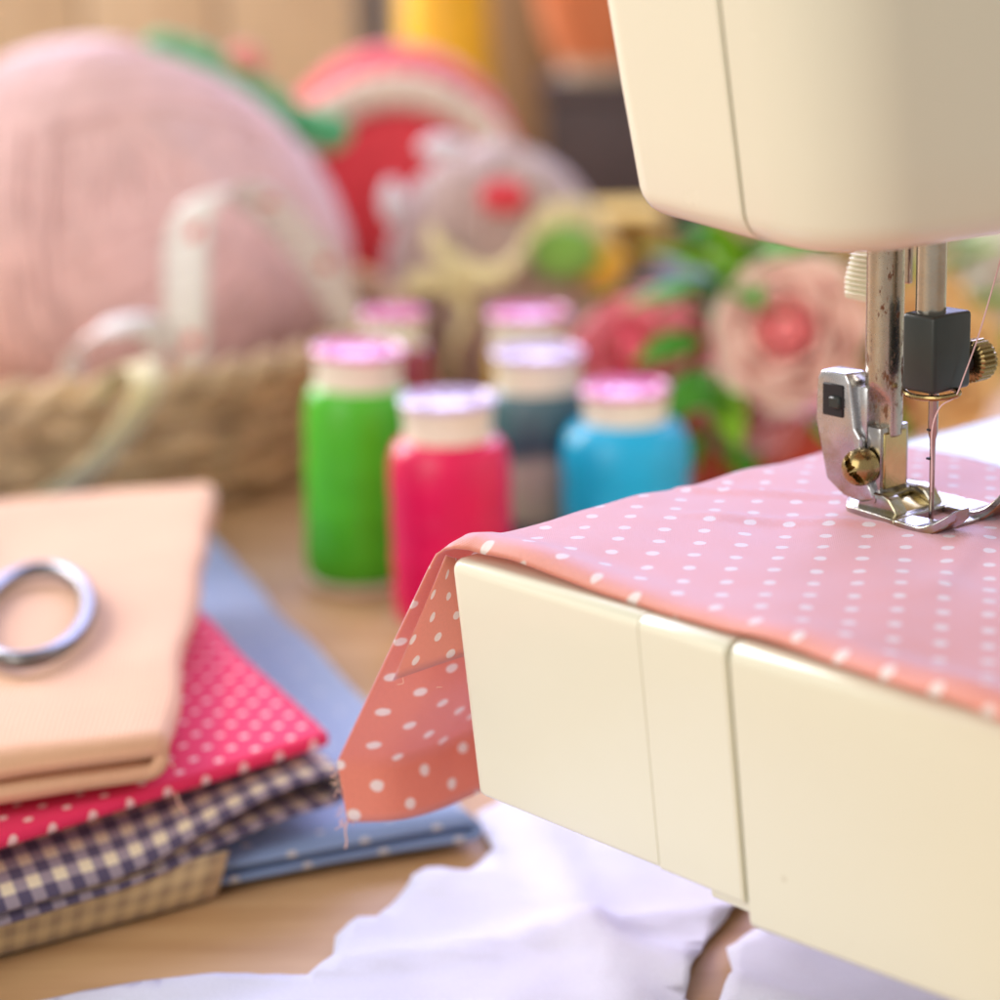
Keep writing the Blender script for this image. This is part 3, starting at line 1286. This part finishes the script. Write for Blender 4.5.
spool(-.0401, .7217, .0695, .0208, .0148, T['blue'], M['cap_top'], 'turquoise blue thread spool at the right of the row', neck_h=.009)
spool(-.0701, .7456, .0764, .0170, .0155, T['navy'], M['cap_white'], 'dark spool with pale band, between the crimson and turquoise spools')
spool(-.0790, .8100, .0780, .0150, .0150, T['rose'], M['cap_top'], 'yellow thread spool with pink top behind the dark spool')
spool(-.1270, .8050, .0790, .0140, .0120, T['dark'], M['cap_top'], 'maroon thread spool half hidden behind the green spool')

# ------------------------------------------------------------------ wicker basket
BC = Vector((-.308, .930, 0))
BA, BB = .160, .160
bk = empty('wicker_basket', BC)
tag(bk, 'low brown wicker basket holding the pink yarn', 'basket')


def bas(t, k, z):
    f = .92 + .08 * z / .05
    return Vector(((BA * f + k) * math.cos(t), (BB * f + k) * math.sin(t), z))


V, F = lathe([(.001, .002), (.90, .002), (.90, .006), (.001, .006)], 64)
V = [(v[0] * BA, v[1] * BB, v[2]) for v in V]
mesh('basket_floor', V, F, M['wicker_dark'], bk)
NS = 52
stake = None
for i in range(NS):
    t = 2 * PI * i / NS
    pts = [bas(t, 0, z) for z in (.002, .018, .034, .050)]
    V, F = tube(pts, .0019, 6)
    mesh('stake', V, F, M['wicker_dark'], bk)
for r in range(9):
    z = .0045 + r * .0050
    pts = []
    for i in range(NS * 6):
        t = 2 * PI * i / (NS * 6)
        pts.append(bas(t, .0028 * math.cos(t * NS / 2 + PI * r) + random.uniform(-.0003, .0003), z + .0006 * math.sin(t * 7 + r)))
    V, F = tube(pts, .0027, 6, True)
    mesh('weaver', V, F, M['wicker'] if r % 3 else M['wicker_dark'], bk)
for ph in (0, PI):
    pts = []
    for i in range(360):
        t = 2 * PI * i / 360
        pts.append(bas(t, .0034 * math.cos(t * 32 + ph), .0520 + .0034 * math.sin(t * 32 + ph)))
    V, F = tube(pts, .0042, 7, True)
    mesh('rim_twist', V, F, M['wicker'], bk)


# ------------------------------------------------------------------ yarn balls
def yarn_ball(name, c, r, mat, label, n_groups=9, per=15, rad=.0017, seed=1, squash=(1, 1, 1), cat='yarn ball', cone=0):
    rnd = random.Random(seed)
    o = empty(name, (c[0], c[1], c[2] - r * squash[2]))
    tag(o, label, cat)
    parts = []
    for g in range(n_groups):
        ax = Vector((rnd.uniform(-1, 1), rnd.uniform(-1, 1), rnd.uniform(-1, 1))).normalized()
        if g == n_groups - 1:
            ax = Vector((.95, -.25, .12)).normalized()
        x = ax.orthogonal().normalized()
        y = ax.cross(x)
        spread = rnd.uniform(.75, 1.05) if g < n_groups * .45 else rnd.uniform(.28, .55)
        for k in range(per):
            h = (k / (per - 1) - .5) * 2 * spread * .62
            rr = math.sqrt(max(.05, 1 - h * h))
            lay = r * (.945 + .055 * g / n_groups) - rad * .6
            wob = rnd.uniform(0, 6)
            pts = []
            for i in range(44):
                t = 2 * PI * i / 44
                hh = h + .05 * math.sin(t * 2 + wob) + .02 * math.sin(t * 3 + g)
                q = math.sqrt(max(.05, 1 - hh * hh))
                p = (x * math.cos(t) + y * math.sin(t)) * q + ax * hh
                p = p.normalized() * (lay + rnd.uniform(-.0004, .0004))
                w_ = 1 - cone * p.z / r
                pts.append(Vector((p.x * squash[0] * w_, p.y * squash[1] * w_, p.z * squash[2])))
            parts.append(tube(pts, rad, 5, True))
    V, F = join(parts)
    V = [(v[0], v[1], v[2] + r * squash[2]) for v in V]
    m = mesh('yarn_strands', V, F, mat, o, angle=0)
    tag(m, kind='stuff')
    V, F = lathe([(max(.0005, r * .955 * math.sin(PI * i / 20)), r - r * .955 * math.cos(PI * i / 20)) for i in range(21)], 32)
    V = [(v[0] * squash[0] * (1 - cone * (v[2] / r - 1)), v[1] * squash[1] * (1 - cone * (v[2] / r - 1)), v[2] * squash[2]) for v in V]
    mesh('core', V, F, mat, o, angle=0)
    return o


yarn_ball('yarn_ball', (-.2680, .952, .0850), .1000, M['yarn_pink'], 'large ball of pale pink yarn sitting in the wicker basket', 14, 26, .0021, 3, (1, .92, .79), cone=.20)
yarn_ball('yarn_ball', (-.312, .812, .034), .026, M['yarn_yellow'], 'small yellow yarn ball in the basket at the left picture edge', 6, 10, .0014, 5)
yarn_ball('yarn_ball', (-.1100, 1.00, .0590), .0500, M['yarn_taupe'], 'taupe crocheted ball with red spot and yellow frill', 9, 14, .0022, 8, (1, .95, 1.16))

# ------------------------------------------------------------------ measuring tape
tp = empty('measuring_tape', (-.2085, .83, .008))
tag(tp, 'white measuring tape arching out of the basket in front of the pink yarn', 'measuring tape')
P = smooth_path([(-.2085, .828, .020), (-.2085, .830, .0427), (-.2058, .830, .0782), (-.2043, .834, .1030), (-.1975, .838, .1145), (-.1854, .846, .1155), (-.1710, .868, .0955), (-.1614, .884, .0724), (-.1553, .896, .0500), (-.1530, .900, .030)], 60)
V, F, U = ribbon(P, lambda t: Vector((1, .1 + 2.4 * max(0, t - .45), .25 * math.sin(t * PI))), .0165)
solidify(mesh('tape_arch', V, F, M['tape'], tp, uvs=U, angle=0, world=True), .0006)
P = smooth_path([(-.2401, .80, .030), (-.2404, .80, .0602), (-.2346, .805, .0700), (-.2233, .81, .0727), (-.2154, .82, .0682), (-.2117, .825, .0500)], 36)
V, F, U = ribbon(P, lambda t: Vector((.25, 1, .35)), .0150)
solidify(mesh('tape_loop', V, F, M['tape'], tp, uvs=U, angle=0, world=True), .0006)
P = smooth_path([(-.2450, .7555, .014), (-.2361, .755, .0245), (-.2217, .755, .0350), (-.2101, .757, .0484), (-.2040, .763, .0600), (-.2097, .776, .0655), (-.2198, .782, .0610), (-.2252, .790, .0500)], 44)
V, F, U = ribbon(P, lambda t: Vector((.5, .9, -.35 + .5 * t)), .0150)
solidify(mesh('tape_tail', V, F, M['yarn_yellowcream'], tp, uvs=U, angle=0, world=True), .0006)

# ------------------------------------------------------------------ crocheted pieces behind
def bumpy_ball(c, rx, ry, rz, nr, amp, seed=0, n=40, zlo=None):
    V = []
    m = 28
    for i in range(n):
        a = 2 * PI * i / n
        for j in range(m + 1):
            b = PI * (.02 + .96 * j / m)
            st = amp * (math.sin(a * nr + (j % 2) * PI) * math.sin(b * nr))
            k = 1 + st
            V.append((c[0] + rx * k * math.sin(b) * math.cos(a), c[1] + ry * k * math.sin(b) * math.sin(a), c[2] + rz * k * math.cos(b)))
    F = grid_faces(n, m + 1, True) + [[i * (m + 1) for i in range(n)], [i * (m + 1) + m for i in range(n)]]
    return V, F


bn = empty('crocheted_bonnet', (-.165, 1.12, 0))
tag(bn, 'red crocheted bonnet with a thick cream edge behind the yarn balls', 'crochet bonnet')
V, F = bumpy_ball((-.172, 1.130, .074), .064, .045, .0755, 14, .02)
mesh('crown', V, F, M['yarn_red'], bn, world=True, angle=0)
nrm = Vector((.22, -1, .10)).normalized()
xx = nrm.cross(Vector((0, 0, 1))).normalized()
yy = xx.cross(nrm)
cc = Vector((-.1640, 1.082, .0800))
for kk in range(34):
    t = 2 * PI * kk / 34
    p = cc + xx * (.0520 * math.cos(t)) + yy * (.0520 * math.sin(t))
    V, F = bumpy_ball(p, .0092, .0085, .0090, 5, .05, n=12)
    mesh('edge_stitch', V, F, M['yarn_cream'], bn, world=True, angle=0)
V, F = lathe([(.0005, .004), (.02, .003), (.038, 0), (.047, -.006), (.050, -.02)], 40, cap=False)
rm = Matrix((xx, yy, nrm)).transposed()
V = [cc + rm @ Vector(q) for q in V]
mesh('lining', V, F, M['yarn_red'], bn, world=True, angle=0)

gl = empty('crocheted_garland', (-.2200, 1.00, .125))
tag(gl, 'green crocheted chain lying over the back of the pink yarn ball', 'crochet chain')
gp = smooth_path([(-.2520, 1.005, .1540), (-.2420, 1.005, .1512), (-.2330, 1.004, .1470), (-.2233, 1.002, .1415), (-.2140, 1.0, .1350), (-.2045, 1.0, .1290), (-.1940, 1.002, .1230), (-.1830, 1.006, .1200)], 9)
for i, p in enumerate(gp):
    V, F = bumpy_ball(p + Vector((0, .002 * (i % 2), .001)), .0098, .0090, .0086, 5, .06, n=16)
    mesh('bobble', V, F, M['yarn_green'], gl, world=True, angle=0)
V, F = bumpy_ball((-.2184, 1.008, .1500), .0085, .0085, .0085, 5, .06, n=16)
tag(mesh('bobble', V, F, M['yarn_salmon'], gl, world=True, angle=0), 'salmon red bobble on the green chain')

fr = empty('crocheted_frill', (-.095, .945, .03))
tag(fr, 'wavy pale yellow crocheted frill with a green leaf on the taupe ball', 'crochet trim')
for path, w in (([(-.1341, .950, .085), (-.1241, .943, .0754), (-.1098, .940, .0683), (-.0973, .940, .0738), (-.0908, .940, .085), (-.0844, .942, .092), (-.0720, .950, .0945), (-.0619, .958, .0871), (-.0579, .965, .0746)], .0105),
                ([(-.1453, .955, .0621), (-.1345, .948, .0655), (-.1245, .945, .0642), (-.1165, .944, .0536), (-.1232, .944, .0410), (-.126, .945, .028)], .0110)):
    P = smooth_path(path, 70)
    P = [p + Vector((0, .0020 * math.sin(i * .9), .0008 * math.sin(i * 1.7))) for i, p in enumerate(P)]
    V, F, U = ribbon(P, lambda t: Vector((.15, .45, 1)), w)
    solidify(mesh('frill_band', V, F, M['yarn_yellowcream'], fr, uvs=U, angle=0, world=True), .0028, 1)
V, F = bumpy_ball((-.0775, .952, .0765), .0150, .008, .0120, 6, .05, n=20)
mesh('leaf_patch', V, F, M['yarn_lime'], fr, world=True, angle=0)
V, F = bumpy_ball((-.0630, .962, .0700), .0110, .008, .0120, 6, .05, n=20)
mesh('yellow_patch', V, F, M['yarn_yellow'], fr, world=True, angle=0)
rs = empty('crocheted_button', (-.1027, .945, .094))
tag(rs, 'small red crocheted button with painted white highlights on the taupe ball', 'crochet button')
V, F = bumpy_ball((-.1015, .948, .1003), .0105, .006, .0075, 5, .06, n=18)
mesh('button', V, F, M['yarn_red'], rs, world=True, angle=0)
for p, rx, rz in (((-.1270, .958, .1195), .0105, .0050), ((-.1500, .964, .0960), .0050, .0095)):
    V, F = bumpy_ball(p, rx, .006, rz, 5, .05, n=18)
    mesh('petal_or_highlight', V, F, M['yarn_highlight'], rs, world=True, angle=0)  # pale lobes standing in for lavender highlights on the ball


# ------------------------------------------------------------------ potted artificial flowers
fl = empty('flower_pot', (.012, .83, 0))
tag(fl, 'red clay pot of artificial pink and peach roses behind the machine arm', 'flower pot')
V, F = lathe([(.002, 0), (.034, 0), (.036, .002), (.043, .034), (.046, .036), (.046, .043), (.0425, .044), (.040, .040), (.002, .038)], 48)
mesh('pot', V, F, M['redpot'], fl)


def petal_mesh(w, h, cup, rollb, seed):
    V = []
    n, m = 9, 9
    for i in range(n + 1):
        s = i / n * 2 - 1
        for j in range(m + 1):
            t = j / m
            ww = w * (math.sin(PI * min(1, .12 + .80 * t)) ** .6)
            x = s * ww
            y = cup * (s * s) * ww * .8 - rollb * max(0, t - .55) ** 2 * 4 * h
            V.append((x, y + .0007 * math.sin(s * 5 + seed), t * h))
    return V, grid_faces(n + 1, m + 1)


def petal_mat(name, inner, outer, hh):
    t = NT(name)
    c = t.coord()
    s = t.n('ShaderNodeSeparateXYZ')
    t.l(c, s.inputs[0])
    f = t.math('ADD', t.math('MULTIPLY', s.outputs[2], 1 / hh), t.math('MULTIPLY', t.noise(c, 120), .2))
    t.set(base=t.ramp(f, [(.2, inner), (1.0, outer)]), rough=.6, spec=.3, sheen=.3)
    return t.m


def rose(c, size, face, inner, outer, seed, nm):
    """thing > rose (core) > petals; face: direction the bloom looks to"""
    face = Vector(face).normalized()
    o = bpy.data.objects.new('rose', None)
    rot = face.to_track_quat('Z', 'Y').to_matrix()
    V, F = lathe([(.0005, 0), (size * .16, size * .12), (size * .20, size * .40), (size * .14, size * .66), (size * .05, size * .70)], 16)
    V = [Vector(c) + rot @ Vector(q) for q in V]
    mi = petal_mat(nm + '_inner', inner, inner, size)
    mo = petal_mat(nm + '_outer', inner, outer, size)
    core = mesh('rose', V, F, mi, fl, world=True)
    base = fl.location
    rings = [(3, .12, .66, .30, 6, mi), (4, .20, .70, .38, 16, mi), (5, .28, .76, .48, 28, mo), (6, .34, .82, .56, 42, mo), (7, .40, .86, .60, 62, mo)]
    k = seed
    for n, r0, h, w, tilt, mt in rings:
        V, F = petal_mesh(size * w, size * h, .75, .09, seed)
        pm_ = None
        for i in range(n):
            a = 2 * PI * i / n + k * .7 + tilt
            mtx = rot.to_4x4() @ Matrix.Rotation(a, 4, 'Z') @ Matrix.Translation((0, -size * r0 * .5, 0)) @ Matrix.Rotation(R(tilt), 4, 'X')
            if pm_ is None:
                p = mesh('petal_or_highlight', V, F, mt, core, angle=0)
                p.modifiers.new('thickness', 'SOLIDIFY').thickness = .0005
                pm_ = p
            else:
                p = pm_.copy()
                COL.objects.link(p)
                p.parent = core
            p.matrix_local = Matrix.Translation(Vector(c) - base) @ mtx
        k += 1
    V, F = tube(smooth_path([Vector((.012, .83, .036)), Vector(c).lerp(Vector((.012, .83, .04)), .5) + Vector((0, .004, .004)), Vector(c)], 10), .0016, 6)
    mesh('stem', V, F, M['stem'], fl, world=True)


rose((.0165, .792, .0720), .029, (-.25, -1, .35), (.86, .22, .22), (.90, .72, .58), 1, 'pink_rose')
rose((-.0360, .835, .0500), .031, (-.4, -.8, .7), (.80, .07, .13), (.86, .26, .30), 2, 'red_rose')
rose((.0620, .850, .0500), .036, (.1, -1, .5), (.86, .42, .10), (.88, .60, .28), 3, 'peach_rose')
rose((.0980, .865, .0740), .028, (.1, -1, .4), (.85, .70, .60), (.88, .86, .80), 4, 'white_rose')
rose((.0030, .800, .0470), .022, (-.5, -1, .2), (.85, .30, .42), (.88, .50, .50), 5, 'small_pink_rose')
rose((.0330, .870, .0920), .030, (.1, -.8, .5), (.88, .55, .25), (.88, .66, .42), 6, 'apricot_rose')


def leaf(p, d, ln, w, mat, seed, mesh_cache={}):
    key = (round(ln, 4), round(w, 4), mat.name)
    if key not in mesh_cache:
        V = []
        n, m = 10, 6
        for i in range(n + 1):
            t = i / n
            ww = w * math.sin(PI * t ** .8) * .5 + .0002
            for j in range(m + 1):
                s = j / m * 2 - 1
                V.append((s * ww, t * ln, abs(s) * ww * .35 - .25 * ln * t * t * .6))
        o = mesh('leaf', V, grid_faces(n + 1, m + 1), mat, fl, angle=0)
        o.modifiers.new('thickness', 'SOLIDIFY').thickness = .0004
        mesh_cache[key] = o
    else:
        o = mesh_cache[key].copy()
        COL.objects.link(o)
        o.parent = fl
    q = Vector(d).normalized().to_track_quat('Y', 'Z').to_matrix().to_4x4()
    o.matrix_local = Matrix.Translation(Vector(p) - fl.location) @ q @ Matrix.Rotation(seed, 4, 'Y')
    return o


lv_list = [((-.010, .800, .092), (-.8, -.4, .5), 1), ((-.006, .798, .094), (-.2, -.5, .8), 1), ((.000, .800, .096), (.7, -.4, .4), 0), ((.004, .796, .092), (.9, -.4, .0), 0), ((-.012, .798, .088), (-.9, -.4, .0), 0), ((-.006, .796, .090), (.3, -.9, .0), 0), ((.002, .798, .098), (-.6, -.4, .4), 0), ((.010, .800, .100), (.6, -.3, .3), 0),
           ((-.014, .792, .060), (-.5, -.8, -.4), 0), ((-.010, .790, .056), (.2, -.8, -.6), 1), ((-.006, .788, .052), (-.6, -.7, .1), 0), ((-.016, .795, .070), (-.9, -.5, -.1), 0), ((.022, .790, .044), (.5, -.8, -.2), 0),
           ((.000, .815, .090), (-.9, -.5, .35), 1), ((.004, .812, .092), (-.5, -.6, .6), 0), ((.006, .815, .094), (.3, -.5, .5), 0), ((-.004, .810, .088), (-.9, -.4, -.1), 0), ((.002, .810, .094), (.8, -.5, .35), 0), ((-.006, .806, .084), (.5, -.8, .1), 0), ((.012, .818, .098), (.9, -.3, .1), 0), ((-.010, .812, .086), (-.3, -.8, .6), 1),
           ((-.008, .830, .078), (-.7, -.5, .55), 1), ((-.010, .840, .080), (.5, -.4, .5), 1), ((-.004, .835, .080), (.9, -.5, .25), 0), ((-.020, .830, .074), (.35, -.8, .25), 0), ((-.012, .85, .088), (.8, -.2, .25), 0),
           ((-.020, .835, .062), (-1, -.4, .1), 0), ((-.010, .820, .058), (-.6, -.8, -.3), 0), ((-.012, .810, .046), (-.3, -.8, -.5), 0), ((.004, .805, .042), (-.5, -.7, -.4), 1), ((-.006, .800, .044), (.2, -.8, -.6), 0),
           ((.040, .830, .055), (.8, -.6, .2), 0), ((.036, .815, .048), (.6, -.7, -.3), 0), ((.050, .850, .078), (.6, -.3, .5), 1), ((.070, .860, .082), (.5, -.4, .45), 1), ((.078, .850, .074), (.7, -.6, .2), 1),
           ((.062, .870, .090), (.9, -.3, .3), 0), ((.090, .850, .066), (.6, -.6, -.2), 1), ((.085, .870, .092), (.2, -.3, .9), 1), ((.055, .850, .062), (-.4, -.8, .2), 0), ((-.030, .850, .070), (-.9, -.2, .3), 0),
           ((.020, .850, .084), (-.5, -.5, .3), 0), ((.0, .860, .092), (-.9, -.3, .1), 0), ((.010, .865, .090), (.8, -.3, -.1), 0), ((-.015, .845, .070), (.2, -1, .1), 0), ((.030, .805, .040), (.3, -.9, -.4), 0),
           ((.015, .85, .078), (.4, -.8, .3), 0), ((.075, .845, .055), (.9, -.4, .0), 0), ((.10, .87, .085), (.8, -.2, .4), 0)]
for i, (p, d, k) in enumerate(lv_list):
    leaf(p, d, (.034, .028)[i % 2], (.015, .013)[i % 2], M['leaf_light'] if k else M['leaf'], random.uniform(-.6, .6))

# ------------------------------------------------------------------ far background
cn = empty('thread_cone', (-.1900, 1.46, 0))
tag(cn, 'tall yellow thread cone in front of the plank wall', 'thread cone')
V, F = lathe([(.006, .001), (.0335, .001), (.034, .004), (.030, .10), (.0240, .21), (.0225, .214), (.006, .214)], 48)
mesh('thread_winding', V, F, M['cone_yellow'], cn)
V, F = lathe([(.004, .2141), (.009, .2141), (.008, .225), (.004, .225)], 24)
mesh('cone_tip', V, F, M['cap_cream'], cn)
bx = empty('storage_box', (-.078, 1.52, 0))
tag(bx, 'dark grey box under the terracotta pot against the plank wall', 'box')
box('box_body', (-.055, -.035, 0), (.050, .035, .092), M['darkbox'], bx, .003)
box('box_lid', (-.057, -.037, .0925), (.052, .037, .104), M['darkbox'], bx, .002)
tpot = empty('terracotta_pot', (-.098, 1.515, .1041))
tag(tpot, 'terracotta pot with pale foot standing on the dark box', 'pot')
V, F = lathe([(.001, .0), (.024, .0), (.026, .010)], 40)
mesh('foot', V, F, M['clayrim'], tpot)
V, F = lathe([(.001, .0101), (.027, .0101), (.036, .030), (.042, .060), (.045, .062), (.045, .075), (.041, .075), (.038, .060), (.001, .058)], 40)
mesh('bowl', V, F, M['terracotta'], tpot)
q = quad((-.052, 1.16), (-1, .05), (.05, 1), .06, .06)
folded('yellow_folded_cloth', *q, .0305, .062, 4, M['cloth_yellow'], 'yellow folded cloth stacked behind the flowers', seed=6, wave=.002, th=.002)
q = quad((-.012, 1.15), (-1, .0), (.0, 1), .10, .08)
folded('slate_blue_folded_cloth', *q, .0005, .030, 3, M['cloth_blue'], 'slate blue folded cloth below the yellow cloth', seed=8, wave=.002, th=.002)
